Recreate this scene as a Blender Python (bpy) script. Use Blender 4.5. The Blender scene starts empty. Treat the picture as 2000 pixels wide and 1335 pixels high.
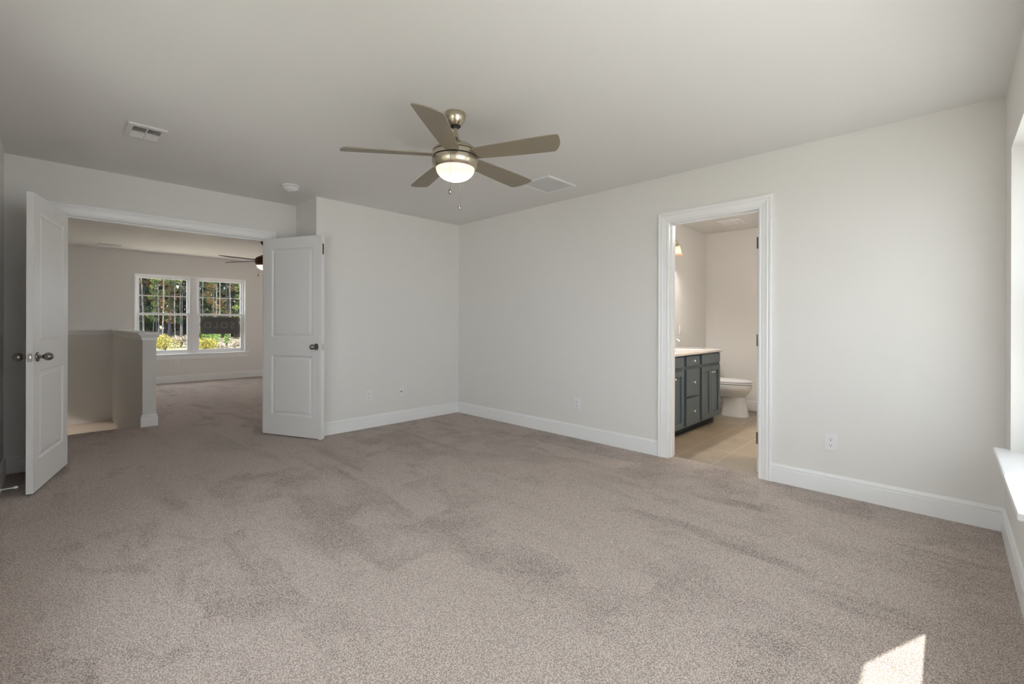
import bpy, bmesh, math, random
import numpy as np
from mathutils import Vector, Matrix

random.seed(7)
SC = bpy.context.scene
COL = SC.collection
PI = math.pi
R = math.radians

# ------------------------------------------------------------------ camera
CAM = Vector((-3.7300, -4.6024, 1.1576))
YAW, FPX, HY, ROLL = 0.7711, 876.96, 631.49, -0.0030
FW = Vector((math.cos(YAW), math.sin(YAW), 0))
RT = Vector((math.sin(YAW), -math.cos(YAW), 0))
UP = Vector((0, 0, 1))
rt2 = RT * math.cos(ROLL) - UP * math.sin(ROLL)
up2 = RT * math.sin(ROLL) + UP * math.cos(ROLL)
cd = bpy.data.cameras.new('camera')
cd.sensor_fit = 'HORIZONTAL'; cd.sensor_width = 36.0
cd.lens = FPX / 2000 * 36.0
cd.shift_y = -(667.5 - HY) / 2000
cd.clip_start = 0.02; cd.clip_end = 500
cam = bpy.data.objects.new('camera', cd); COL.objects.link(cam)
M = Matrix((rt2, up2, -FW)).transposed().to_4x4(); M.translation = CAM
cam.matrix_world = M
SC.camera = cam

# ------------------------------------------------------------------ light and exposure
SC.view_settings.view_transform = 'Standard'
SC.view_settings.look = 'None'
SC.view_settings.gamma = 1.0
SC.view_settings.use_curve_mapping = False
SC.view_settings.exposure = 1.26
SKY_STRENGTH = 2.7
SUN_STRENGTH = 11.5
w = bpy.data.worlds.new('world'); SC.world = w; w.use_nodes = True
bg = w.node_tree.nodes['Background']
bg.inputs['Color'].default_value = (0.92, 0.95, 0.995, 1)
bg.inputs['Strength'].default_value = SKY_STRENGTH
sd = bpy.data.lights.new('sun', 'SUN'); sd.energy = SUN_STRENGTH; sd.angle = R(0.53); sd.color = (1.0, 0.95, 0.87)
sun = bpy.data.objects.new('sun', sd); COL.objects.link(sun)
SUNDIR = Vector((-0.925 * 0.766, 0.38 * 0.766, -0.643))
sun.rotation_euler = SUNDIR.to_track_quat('-Z', 'Y').to_euler()
sun.location = (8, -10, 12)
try:
    SC.cycles.max_bounces = 14; SC.cycles.diffuse_bounces = 8; SC.cycles.glossy_bounces = 4
    SC.cycles.transparent_max_bounces = 16
    SC.cycles.use_denoising = True
    SC.cycles.sample_clamp_indirect = 8.0
except Exception:
    pass


def lamp(name, kind, loc, energy, color, size=0.05, direction=None, spot=None):
    d = bpy.data.lights.new(name, kind); d.energy = energy; d.color = color
    if kind == 'SPOT':
        d.spot_size = spot; d.spot_blend = 0.4; d.shadow_soft_size = size
    elif kind == 'POINT':
        d.shadow_soft_size = size
    o = bpy.data.objects.new(name, d); COL.objects.link(o); o.location = loc
    if direction:
        o.rotation_euler = Vector(direction).to_track_quat('-Z', 'Y').to_euler()
    return o


# ------------------------------------------------------------------ materials
def mat(name, color, rough=0.6, metal=0.0, spec=0.5, bump=None, coat=0.0):
    m = bpy.data.materials.new(name); m.use_nodes = True
    nt = m.node_tree; b = nt.nodes['Principled BSDF']
    b.inputs['Base Color'].default_value = (*color, 1)
    b.inputs['Roughness'].default_value = rough
    b.inputs['Metallic'].default_value = metal
    b.inputs['Specular IOR Level'].default_value = spec
    b.inputs['Coat Weight'].default_value = coat
    if bump:
        sc_, st, dist = bump
        tc = nt.nodes.new('ShaderNodeTexCoord')
        n = nt.nodes.new('ShaderNodeTexNoise'); n.inputs['Scale'].default_value = sc_; n.inputs['Detail'].default_value = 3
        nt.links.new(tc.outputs['Object'], n.inputs['Vector'])
        bp = nt.nodes.new('ShaderNodeBump'); bp.inputs['Strength'].default_value = st; bp.inputs['Distance'].default_value = dist
        nt.links.new(n.outputs['Fac'], bp.inputs['Height']); nt.links.new(bp.outputs['Normal'], b.inputs['Normal'])
    return m


def noise_mat(name, stops, scale, rough=0.7, detail=3.0, mapping=None, bump=0.0, distort=0.0):
    m = mat(name, (0.5, 0.5, 0.5), rough)
    nt = m.node_tree; b = nt.nodes['Principled BSDF']
    tc = nt.nodes.new('ShaderNodeTexCoord'); mp = nt.nodes.new('ShaderNodeMapping')
    nt.links.new(tc.outputs['Object'], mp.inputs['Vector'])
    if mapping:
        mp.inputs['Rotation'].default_value = mapping[0]; mp.inputs['Scale'].default_value = mapping[1]
    n = nt.nodes.new('ShaderNodeTexNoise'); n.inputs['Scale'].default_value = scale
    n.inputs['Detail'].default_value = detail; n.inputs['Distortion'].default_value = distort
    nt.links.new(mp.outputs['Vector'], n.inputs['Vector'])
    cr = nt.nodes.new('ShaderNodeValToRGB'); els = cr.color_ramp.elements
    for i, (p, c) in enumerate(stops):
        e = els[i] if i < 2 else els.new(p)
        e.position = p; e.color = (*c, 1)
    nt.links.new(n.outputs['Fac'], cr.inputs['Fac']); nt.links.new(cr.outputs['Color'], b.inputs['Base Color'])
    if bump:
        bp = nt.nodes.new('ShaderNodeBump'); bp.inputs['Strength'].default_value = bump; bp.inputs['Distance'].default_value = 0.01
        nt.links.new(n.outputs['Fac'], bp.inputs['Height']); nt.links.new(bp.outputs['Normal'], b.inputs['Normal'])
    return m


def emit_mat(name, color, strength, base=(0.9, 0.85, 0.75)):
    m = mat(name, base, 0.3)
    b = m.node_tree.nodes['Principled BSDF']
    b.inputs['Emission Color'].default_value = (*color, 1)
    b.inputs['Emission Strength'].default_value = strength
    return m


WALL = mat('wall_paint', (0.77, 0.757, 0.737), 0.75, spec=0.25, bump=(220, 0.06, 0.002))
CEIL = mat('ceiling_paint', (0.75, 0.742, 0.728), 0.9, spec=0.1, bump=(160, 0.05, 0.002))
TRIM = mat('trim_paint', (0.85, 0.855, 0.86), 0.32, spec=0.5)
DOOR = mat('door_paint', (0.80, 0.80, 0.80), 0.42, spec=0.35, bump=(90, 0.03, 0.001))
VINYL = mat('window_vinyl', (0.84, 0.85, 0.87), 0.35)
NICKEL = mat('brushed_nickel', (0.56, 0.50, 0.40), 0.27, metal=1.0)
CHROME = mat('chrome', (0.80, 0.79, 0.77), 0.12, metal=1.0)
PEWTER = mat('pewter_hardware', (0.26, 0.245, 0.225), 0.25, metal=1.0)
BLACK = mat('black_gap', (0.012, 0.012, 0.012), 0.6)
BLADE = mat('blade_taupe', (0.25, 0.215, 0.165), 0.45, spec=0.4)
BRONZE = mat('oiled_bronze', (0.10, 0.045, 0.025), 0.3, metal=0.8)
DARKWOOD = mat('dark_blade', (0.030, 0.022, 0.018), 0.4)
PLASTIC = mat('white_plastic', (0.80, 0.80, 0.81), 0.35)
SLAT = mat('grille_slat_enamel', (0.56, 0.56, 0.56), 0.5)
VENTMETAL = mat('vent_enamel', (0.68, 0.67, 0.65), 0.4)
NAVY = mat('slate_blue_cabinet', (0.096, 0.128, 0.155), 0.38, spec=0.5)
TOEDARK = mat('toe_kick', (0.012, 0.016, 0.022), 0.6)
MARBLE = mat('cultured_marble', (0.84, 0.81, 0.78), 0.15, coat=0.4)
PORCELAIN = mat('porcelain', (0.78, 0.77, 0.75), 0.08, spec=0.6)
CRYSTAL = mat('clear_pendant', (0.42, 0.40, 0.37), 0.08, metal=1.0)
SIGNM = mat('sign_board', (0.085, 0.072, 0.068), 0.6)  # dark base colour carries the shade of the backlit side
SIGNL = mat('sign_letter', (0.17, 0.16, 0.16), 0.6)


def glass_mat(name='window_glass', tint=(0.93, 0.95, 0.95)):
    m = bpy.data.materials.new(name); m.use_nodes = True
    nt = m.node_tree; nt.nodes.clear()
    out = nt.nodes.new('ShaderNodeOutputMaterial'); mix = nt.nodes.new('ShaderNodeMixShader')
    tr = nt.nodes.new('ShaderNodeBsdfTransparent'); gl = nt.nodes.new('ShaderNodeBsdfGlossy')
    tr.inputs['Color'].default_value = (*tint, 1); gl.inputs['Roughness'].default_value = 0.02
    mix.inputs['Fac'].default_value = 0.03
    nt.links.new(tr.outputs[0], mix.inputs[1]); nt.links.new(gl.outputs[0], mix.inputs[2]); nt.links.new(mix.outputs[0], out.inputs['Surface'])
    return m


GLASS = glass_mat()
GLASS_TINT = glass_mat('dimming_glass', (0.66, 0.68, 0.68))  # darker pane added to hold back light on the wall beside it


def bowl_mat(name, tint, glow):
    # frosted glass around a bulb: the bulb inside lights it
    m = bpy.data.materials.new(name); m.use_nodes = True
    nt = m.node_tree; nt.nodes.clear(); L = nt.links.new
    out = nt.nodes.new('ShaderNodeOutputMaterial')
    tl = nt.nodes.new('ShaderNodeBsdfTranslucent'); tl.inputs['Color'].default_value = (*tint, 1)
    gl = nt.nodes.new('ShaderNodeBsdfGlossy'); gl.inputs['Roughness'].default_value = 0.15
    mx = nt.nodes.new('ShaderNodeMixShader'); mx.inputs['Fac'].default_value = 0.06
    em = nt.nodes.new('ShaderNodeEmission'); em.inputs['Color'].default_value = (1.0, 0.64, 0.44, 1); em.inputs['Strength'].default_value = glow
    ad = nt.nodes.new('ShaderNodeAddShader')
    L(tl.outputs[0], mx.inputs[1]); L(gl.outputs[0], mx.inputs[2]); L(mx.outputs[0], ad.inputs[0]); L(em.outputs[0], ad.inputs[1]); L(ad.outputs[0], out.inputs['Surface'])
    return m


BOWL = bowl_mat('lit_bowl_glass', (0.96, 0.90, 0.82), 0.14)
BELL = bowl_mat('lit_bell_glass', (0.085, 0.07, 0.055), 0.2)
BOWL_FAR = bowl_mat('lit_far_bowl', (0.95, 0.88, 0.78), 0.25)


def carpet_mat():
    m = mat('carpet', (0.4, 0.35, 0.3), 0.95, spec=0.05)
    nt = m.node_tree; b = nt.nodes['Principled BSDF']
    b.inputs['Sheen Weight'].default_value = 0.15
    L = nt.links.new
    tc = nt.nodes.new('ShaderNodeTexCoord')

    def noise(scale, detail, rot=0.0, scl=(1, 1, 1), distort=0.0, rough=0.5):
        mp = nt.nodes.new('ShaderNodeMapping'); L(tc.outputs['Object'], mp.inputs['Vector'])
        mp.inputs['Rotation'].default_value = (0, 0, rot); mp.inputs['Scale'].default_value = scl
        n = nt.nodes.new('ShaderNodeTexNoise'); n.inputs['Scale'].default_value = scale; n.inputs['Detail'].default_value = detail
        n.inputs['Distortion'].default_value = distort; n.inputs['Roughness'].default_value = rough
        L(mp.outputs['Vector'], n.inputs['Vector']); return n.outputs['Fac']

    def ramp(fac, p0, p1, v0, v1):
        r = nt.nodes.new('ShaderNodeMapRange'); L(fac, r.inputs['Value']); r.clamp = True
        r.inputs['From Min'].default_value = p0; r.inputs['From Max'].default_value = p1
        r.inputs['To Min'].default_value = v0; r.inputs['To Max'].default_value = v1
        return r.outputs['Result']

    def math_(op, a, c):
        n = nt.nodes.new('ShaderNodeMath'); n.operation = op
        for i, v in enumerate((a, c)):
            if isinstance(v, (int, float)):
                n.inputs[i].default_value = v
            else:
                L(v, n.inputs[i])
        return n.outputs[0]
    tuft = noise(230, 2.5, rough=0.6)
    vo = nt.nodes.new('ShaderNodeTexVoronoi'); vo.inputs['Scale'].default_value = 175; L(tc.outputs['Object'], vo.inputs['Vector'])
    cell = ramp(vo.outputs['Distance'], 0.18, 0.72, 1.0, 0.0)
    grain = math_('ADD', math_('MULTIPLY', ramp(tuft, 0.38, 0.62, 0.0, 1.0), 0.55), math_('MULTIPLY', cell, 0.45))
    grain = ramp(grain, 0.26, 0.74, 0.0, 1.0)
    # pile brushed the other way: vacuum strokes along the walls, streaks and footprints
    warp = nt.nodes.new('ShaderNodeTexNoise'); warp.inputs['Scale'].default_value = 5.0; warp.inputs['Detail'].default_value = 4
    L(tc.outputs['Object'], warp.inputs['Vector'])
    va = nt.nodes.new('ShaderNodeVectorMath'); va.operation = 'MULTIPLY_ADD'
    L(warp.outputs['Color'], va.inputs[0]); va.inputs[1].default_value = (0.16, 0.16, 0); L(tc.outputs['Object'], va.inputs[2])
    mpb = nt.nodes.new('ShaderNodeMapping'); L(va.outputs[0], mpb.inputs['Vector'])
    mpb.inputs['Rotation'].default_value = (0, 0, PI / 2); mpb.inputs['Location'].default_value = (20.15, 20.05, 0)
    br = nt.nodes.new('ShaderNodeTexBrick'); L(mpb.outputs['Vector'], br.inputs['Vector'])
    br.inputs['Scale'].default_value = 1.0; br.inputs['Mortar Size'].default_value = 0.0; br.inputs['Brick Width'].default_value = 0.95; br.inputs['Row Height'].default_value = 0.33
    br.offset = 0.37; br.inputs['Color1'].default_value = (0, 0, 0, 1); br.inputs['Color2'].default_value = (1, 1, 1, 1)
    strokes = ramp(br.outputs['Color'], 0.50, 0.80, 0.0, 1.0)
    breakup = ramp(noise(2.6, 6, 0.3, (1, 1, 1), 0.3, 0.65), 0.42, 0.62, 0.0, 1.0)
    strokes = math_('MULTIPLY', math_('MULTIPLY', strokes, breakup), 0.8)
    streak = ramp(noise(1.3, 6, R(4), (3.4, 0.65, 1), 0.3, 0.62), 0.53, 0.64, 0.0, 1.0)
    foot = ramp(noise(3.4, 5, R(35), (1.3, 0.9, 1), 0.5, 0.62), 0.55, 0.66, 0.0, 0.8)
    broad = ramp(noise(0.5, 2, R(20)), 0.38, 0.58, 0.25, 1.0)
    dark = math_('MAXIMUM', strokes, math_('MULTIPLY', math_('MAXIMUM', streak, foot), broad))
    g2 = math_('MULTIPLY', dark, 0.33)
    val = math_('SUBTRACT', grain, g2)
    cr = nt.nodes.new('ShaderNodeValToRGB'); e = cr.color_ramp.elements
    e[0].position = 0.0; e[0].color = (0.14, 0.112, 0.098, 1)
    e[1].position = 1.0; e[1].color = (0.86, 0.745, 0.68, 1)
    x = e.new(0.45); x.color = (0.535, 0.452, 0.405, 1)
    val2 = ramp(val, -0.35, 1.0, 0.0, 1.0)
    L(val2, cr.inputs['Fac']); L(cr.outputs['Color'], b.inputs['Base Color'])
    bp = nt.nodes.new('ShaderNodeBump'); bp.inputs['Strength'].default_value = 0.7; bp.inputs['Distance'].default_value = 0.008
    L(grain, bp.inputs['Height']); L(bp.outputs['Normal'], b.inputs['Normal'])
    return m


CARPET = carpet_mat()


def tile_mat():
    m = mat('tile', (0.4, 0.3, 0.22), 0.35)
    nt = m.node_tree; b = nt.nodes['Principled BSDF']; L = nt.links.new
    tc = nt.nodes.new('ShaderNodeTexCoord'); mp = nt.nodes.new('ShaderNodeMapping')
    L(tc.outputs['Object'], mp.inputs['Vector']); mp.inputs['Location'].default_value = (0.04, 2.88 + 3.2, 0)
    br = nt.nodes.new('ShaderNodeTexBrick'); L(mp.outputs['Vector'], br.inputs['Vector'])
    br.inputs['Scale'].default_value = 1.0; br.inputs['Mortar Size'].default_value = 0.003
    br.inputs['Brick Width'].default_value = 0.62; br.inputs['Row Height'].default_value = 0.32; br.offset = 0.0
    br.inputs['Color1'].default_value = (0.36, 0.31, 0.24, 1); br.inputs['Color2'].default_value = (0.30, 0.265, 0.21, 1)
    br.inputs['Mortar'].default_value = (0.55, 0.47, 0.37, 1)
    n = nt.nodes.new('ShaderNodeTexNoise'); n.inputs['Scale'].default_value = 4; n.inputs['Detail'].default_value = 5
    L(tc.outputs['Object'], n.inputs['Vector'])
    mx = nt.nodes.new('ShaderNodeMixRGB'); mx.blend_type = 'OVERLAY'; mx.inputs['Fac'].default_value = 0.35
    L(br.outputs['Color'], mx.inputs[1]); L(n.outputs['Fac'], mx.inputs[2]); L(mx.outputs[0], b.inputs['Base Color'])
    return m


TILE = tile_mat()
GRASS = noise_mat('meadow', [(0.35, (0.115, 0.095, 0.065)), (0.65, (0.10, 0.10, 0.045))], 0.8, 0.9)
BARK = noise_mat('bark_pale', [(0.35, (0.035, 0.03, 0.03)), (0.65, (0.115, 0.105, 0.102))], 4, 0.9)
BARKD = noise_mat('bark_dark', [(0.35, (0.018, 0.018, 0.02)), (0.65, (0.05, 0.05, 0.056))], 4, 0.9)
LEAFS = {
    'pine': noise_mat('pine_needles', [(0.35, (0.012, 0.026, 0.010)), (0.65, (0.055, 0.085, 0.022))], 1.2, 0.8),
    'light': noise_mat('light_needles', [(0.35, (0.035, 0.060, 0.014)), (0.65, (0.13, 0.16, 0.040))], 1.2, 0.8),
    'autumn': noise_mat('autumn_leaves', [(0.35, (0.040, 0.026, 0.010)), (0.55, (0.16, 0.085, 0.016)), (0.7, (0.030, 0.042, 0.012))], 1.5, 0.8),
    'dark': noise_mat('dark_needles', [(0.35, (0.006, 0.012, 0.006)), (0.65, (0.020, 0.034, 0.014))], 1.0, 0.9),
    'yellow': noise_mat('yellow_leaves', [(0.35, (0.10, 0.11, 0.012)), (0.65, (0.27, 0.20, 0.02))], 2.5, 0.8),
    'lime': noise_mat('lime_leaves', [(0.35, (0.05, 0.10, 0.010)), (0.65, (0.13, 0.20, 0.025))], 2.5, 0.8),
    'litter': noise_mat('brown_twigs', [(0.35, (0.018, 0.014, 0.010)), (0.65, (0.085, 0.060, 0.036))], 2.0, 0.9),
    'brush': noise_mat('dry_brush', [(0.35, (0.10, 0.075, 0.05)), (0.65, (0.24, 0.20, 0.16))], 2.0, 0.9),
}


# ------------------------------------------------------------------ mesh helpers
class MB:
    def __init__(self):
        self.bm = bmesh.new()

    def box(self, x0, x1, y0, y1, z0, z1, bevel=0.0, mtx=None, seg=2):
        r = bmesh.ops.create_cube(self.bm, size=1.0)
        vs = r['verts']
        for v in vs:
            v.co = Vector(((x0 + x1) / 2 + v.co.x * (x1 - x0), (y0 + y1) / 2 + v.co.y * (y1 - y0), (z0 + z1) / 2 + v.co.z * (z1 - z0)))
        if bevel:
            es = list({e for v in vs for e in v.link_edges})
            rr = bmesh.ops.bevel(self.bm, geom=es, offset=bevel, segments=seg, affect='EDGES', profile=0.5)
            vs = list({v for f in rr['faces'] for v in f.verts} | {v for v in vs if v.is_valid})
        if mtx is not None:
            bmesh.ops.transform(self.bm, matrix=mtx, verts=[v for v in vs if v.is_valid])
        return self

    def lathe(self, prof, seg=40, mtx=None, cap=True):
        """profile [(r, z)] around z"""
        rings = []
        for r_, z in prof:
            if r_ < 1e-6:
                rings.append([self.bm.verts.new((0, 0, z))])
            else:
                rings.append([self.bm.verts.new((r_ * math.cos(2 * PI * i / seg), r_ * math.sin(2 * PI * i / seg), z)) for i in range(seg)])
        for a, b in zip(rings[:-1], rings[1:]):
            for i in range(seg):
                j = (i + 1) % seg
                if len(a) == 1 and len(b) == 1:
                    continue
                if len(a) == 1:
                    self.bm.faces.new((a[0], b[i], b[j]))
                elif len(b) == 1:
                    self.bm.faces.new((a[i], b[0], a[j]))
                else:
                    self.bm.faces.new((a[i], b[i], b[j], a[j]))
        if cap:
            for rg in (rings[0], rings[-1]):
                if len(rg) > 2:
                    self.bm.faces.new(rg)
        if mtx is not None:
            bmesh.ops.transform(self.bm, matrix=mtx, verts=[v for rg in rings for v in rg])
        return self

    def tube(self, pts, rad, seg=10):
        pts = [Vector(p) for p in pts]
        rads = rad if isinstance(rad, (list, tuple)) else [rad] * len(pts)
        rings = []
        ref = None
        for i, p in enumerate(pts):
            d = (pts[min(i + 1, len(pts) - 1)] - pts[max(i - 1, 0)]).normalized()
            if ref is None:
                ref = Vector((0, 0, 1)) if abs(d.z) < 0.9 else Vector((1, 0, 0))
            u = d.cross(ref).normalized(); v = d.cross(u).normalized(); ref = -v if False else ref
            rings.append([self.bm.verts.new(p + (u * math.cos(2 * PI * k / seg) + v * math.sin(2 * PI * k / seg)) * rads[i]) for k in range(seg)])
        for a, b in zip(rings[:-1], rings[1:]):
            for i in range(seg):
                j = (i + 1) % seg
                self.bm.faces.new((a[i], b[i], b[j], a[j]))
        self.bm.faces.new(rings[0]); self.bm.faces.new(rings[-1])
        return self

    def sweep(self, path, prof, n, ghost=(False, False), flip=1):
        """sweep a closed profile [(a, b)] along a path lying in the plane with normal n; a is in-plane (left of travel * flip), b along n"""
        n = Vector(n).normalized(); P = [Vector(p) for p in path]
        segd = [(P[i + 1] - P[i]).normalized() for i in range(len(P) - 1)]
        perp = [n.cross(d) * flip for d in segd]
        rings = []
        for i, p in enumerate(P):
            if (i == 0 and ghost[0]) or (i == len(P) - 1 and ghost[1]):
                continue
            if i == 0:
                m = perp[0]
            elif i == len(P) - 1:
                m = perp[-1]
            else:
                m = (perp[i - 1] + perp[i]) / (1 + perp[i - 1].dot(perp[i]))
            rings.append([self.bm.verts.new(p + m * a + n * b) for a, b in prof])
        k = len(prof)
        for a, b in zip(rings[:-1], rings[1:]):
            for i in range(k):
                j = (i + 1) % k
                self.bm.faces.new((a[i], b[i], b[j], a[j]))
        self.bm.faces.new(rings[0]); self.bm.faces.new(list(reversed(rings[-1])))
        return self

    def prism(self, poly, z0, z1, mtx=None, bevel=0.0):
        a = [self.bm.verts.new((x, y, z0)) for x, y in poly]
        b = [self.bm.verts.new((x, y, z1)) for x, y in poly]
        fs = [self.bm.faces.new(list(reversed(a))), self.bm.faces.new(b)]
        for i in range(len(poly)):
            j = (i + 1) % len(poly)
            fs.append(self.bm.faces.new((a[i], a[j], b[j], b[i])))
        vs = a + b
        if bevel:
            es = [e for f in fs[:2] for e in f.edges]
            rr = bmesh.ops.bevel(self.bm, geom=es, offset=bevel, segments=2, affect='EDGES', profile=0.5)
            vs = list({v for f in rr['faces'] for v in f.verts} | {v for v in vs if v.is_valid})
        if mtx is not None:
            bmesh.ops.transform(self.bm, matrix=mtx, verts=[v for v in vs if v.is_valid])
        return self

    def build(self, name, m, parent=None, smooth=None, kind=None, mtx=None):
        bmesh.ops.recalc_face_normals(self.bm, faces=self.bm.faces[:])
        if smooth:
            for f in self.bm.faces:
                f.smooth = True
            for e in self.bm.edges:
                if len(e.link_faces) == 2 and e.calc_face_angle(0) > R(smooth):
                    e.smooth = False
        me = bpy.data.meshes.new(name); self.bm.to_mesh(me); self.bm.free()
        me.materials.append(m)
        o = bpy.data.objects.new(name, me); COL.objects.link(o)
        if parent is not None:
            o.parent = parent
        if mtx is not None:
            o.matrix_local = mtx
        if kind:
            o['kind'] = kind
        return o


def thing(name, label, cat, loc=(0, 0, 0), rotz=0.0, group=None):
    o = bpy.data.objects.new(name, None); COL.objects.link(o)
    o.empty_display_size = 0.1
    o.location = loc; o.rotation_euler = (0, 0, rotz)
    o['label'] = label; o['category'] = cat
    if group:
        o['group'] = group
    return o


def tag(o, label, cat, group=None, kind=None):
    o['label'] = label; o['category'] = cat
    if group:
        o['group'] = group
    if kind:
        o['kind'] = kind
    return o


def describe(o, label):
    o['label'] = label
    return o


def struct(o, label=None, cat=None):
    o['kind'] = 'structure'
    if label:
        o['label'] = label
    if cat:
        o['category'] = cat
    return o


def dup(root, loc, rotz, label, group=None):
    r = root.copy(); COL.objects.link(r); r.location = loc; r.rotation_euler = (0, 0, rotz); r['label'] = label
    if group:
        r['group'] = group
    for ch in list(root.children):
        c = ch.copy(); COL.objects.link(c); c.parent = r
        for g in ch.children:
            d = g.copy(); COL.objects.link(d); d.parent = c
    return r


def alignz(d, loc=(0, 0, 0)):
    q = Vector(d).normalized().to_track_quat('Z', 'Y')
    m = q.to_matrix().to_4x4(); m.translation = Vector(loc)
    return m


# ------------------------------------------------------------------ key dimensions
H = 2.44
HF = 2.465
XL, YW = -3.9745, -4.8317          # left wall, window wall
JX, JY = -1.848, 0.5414            # jog beside the double door
T = 0.115
DX0, DX1, DH = -3.667, -2.145, 2.030     # double door opening
BY0, BY1, BH = -3.573, -2.871, 2.028     # bathroom door opening
FY = 6.10                                # far room window wall
FXA, FXB, FZA, FZB = -2.657, -0.835, 0.55, 2.065
WX0, WX1, WZ0, WZ1 = -1.37, -0.31, 0.515, 2.063
LWA, LWB = -3.45, -1.95                  # unseen window added in the left wall for fill light
BXF, BYL = 2.825, -2.11                  # bathroom walls


def wall(name, label, boxes, m=WALL):
    b = MB()
    for q in boxes:
        b.box(*q)
    return struct(b.build(name, m), label, 'wall')


# ------------------------------------------------------------------ shell
wall('wall_right', 'long white wall on the right holding the bathroom doorway', [
    (0, T, YW - 0.14, BY0 - 0.02, -0.05, H), (0, T, BY1 + 0.02, T, -0.05, H), (0, T, BY0 - 0.02, BY1 + 0.02, BH + 0.02, H)])
wall('wall_back', 'short wall beside the open door with two low cover plates', [
    (JX, 0, 0, T, -0.05, H), (JX, JX + T, T, JY + T, -0.05, H)])
wall('wall_entry', 'wall around the double doorway', [
    (XL - T, DX0 - 0.02, JY, JY + T, -0.05, HF), (DX1 + 0.02, JX, JY, JY + T, -0.05, HF), (DX0 - 0.02, DX1 + 0.02, JY, JY + T, DH + 0.02, HF)])
wall('wall_left', 'dim left wall behind the open door', [
    (XL - T, XL, YW - 0.14, LWA, -0.05, H), (XL - T, XL, LWB, JY, -0.05, H), (XL - T, XL, LWA, LWB, -0.05, WZ0 - 0.03), (XL - T, XL, LWA, LWB, WZ1, H)])


def holed_wall(x0, x1, y0, y1, z1, holes):
    out = []; xs = x0
    for a, b, za, zb in sorted(holes):
        out.append((xs, a, y0, y1, -0.05, z1)); out.append((a, b, y0, y1, -0.05, za)); out.append((a, b, y0, y1, zb, z1)); xs = b
    out.append((xs, x1, y0, y1, -0.05, z1))
    return out


VWA, VWB = -3.50, -1.72     # unseen twin window added further along the wall for more daylight
wall('wall_window', 'bright wall with the sunlit window at the far right', holed_wall(
    XL, 0, YW - 0.14, YW, H, [(WX0, WX1, WZ0 - 0.03, WZ1), (VWA, VWB, WZ0 - 0.03, WZ1)]))
wall('wall_far', 'grey wall with the twin window in the far room', holed_wall(-4.7, 1.7, FY, FY + 0.14, HF, [(FXA, FXB, FZA - 0.03, FZB)]))
wall('wall_hall', 'hall wall behind the bedroom corner', [(JX + T, 1.7, JY, JY + T, -0.05, HF)])
wall('wall_stair', 'wall at the left of the stairwell', [(-4.82, -4.7, JY + T, FY + 0.14, -3.0, HF), (-4.7, XL - T, JY, JY + T, -0.05, HF)])
wall('wall_loft', 'right wall of the far room', [
    (1.7, 1.82, JY, 2.6, -0.05, HF), (1.7, 1.82, 3.8, FY + 0.14, -0.05, HF), (1.7, 1.82, 2.6, 3.8, -0.05, 1.0), (1.7, 1.82, 2.6, 3.8, 2.06, HF)])  # opening added out of view to let daylight into the far room
wall('wall_bathroom', 'white bathroom wall above the vanity', [(T, BXF + 0.12, BYL, BYL + 0.11, -0.05, H)])
wall('wall_toilet', 'bathroom wall beside the toilet', [(BXF, BXF + 0.12, -4.7, BYL, -0.05, H)])
wall('wall_shower', 'hidden bathroom wall', [(T, BXF + 0.12, -4.82, -4.7, -0.05, H)])
b = MB(); b.box(XL - T, BXF + 0.12, YW - 0.14, JY + T, HF, HF + 0.1)
b.box(XL, 0, YW, 0, H, HF); b.box(XL, JX, 0, JY, H, HF); b.box(T, BXF, -4.7, BYL, H, HF)
struct(b.build('ceiling', CEIL), 'flat white bedroom ceiling', 'ceiling')
b = MB(); b.box(-4.82, 1.82, JY + T, FY + 0.14, HF, HF + 0.1)
struct(b.build('ceiling_loft', CEIL), 'ceiling of the room beyond the double doors', 'ceiling')

# carpet: bedroom, hall and loft around the stair opening
SX0, SX1, SY0, SY1 = -4.7, -3.015, 1.87, 5.20
b = MB()
b.box(XL, 0.0, YW, 0.0, -0.05, 0); b.box(XL, JX, 0.0, JY, -0.05, 0)
b.box(DX0, DX1, JY, JY + T, -0.05, 0); b.box(0.0, 0.085, BY0, BY1, -0.05, 0)
b.box(-4.7, 1.7, JY + T, SY0, -0.05, 0); b.box(SX1 + 0.05, 1.7, SY0, FY, -0.05, 0); b.box(-4.7, SX1, SY1 + 0.12, FY, -0.05, 0)
struct(b.build('floor', CARPET), 'beige cut-pile carpet with footprints', 'carpet')
b = MB(); b.box(0.085, BXF, BYL, -4.7, -0.05, -0.004)
struct(b.build('floor_bathroom', TILE), 'tan tiled bathroom floor', 'floor')
b = MB(); b.box(SX0, SX1, SY0 + 0.28, SY1, -0.55, -0.44); b.box(SX0, SX1, SY0 + 0.02, SY0 + 0.28, -0.55, -0.22)
b.box(SX0, SX1, SY0 - 0.1, SY0 + 0.02, -0.55, -0.05)
struct(b.build('floor_landing', mat('landing_carpet', (0.56, 0.49, 0.42), 0.95, spec=0.05, bump=(150, 0.4, 0.006))), 'lit carpeted stair landing below the half wall', 'floor')
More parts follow.
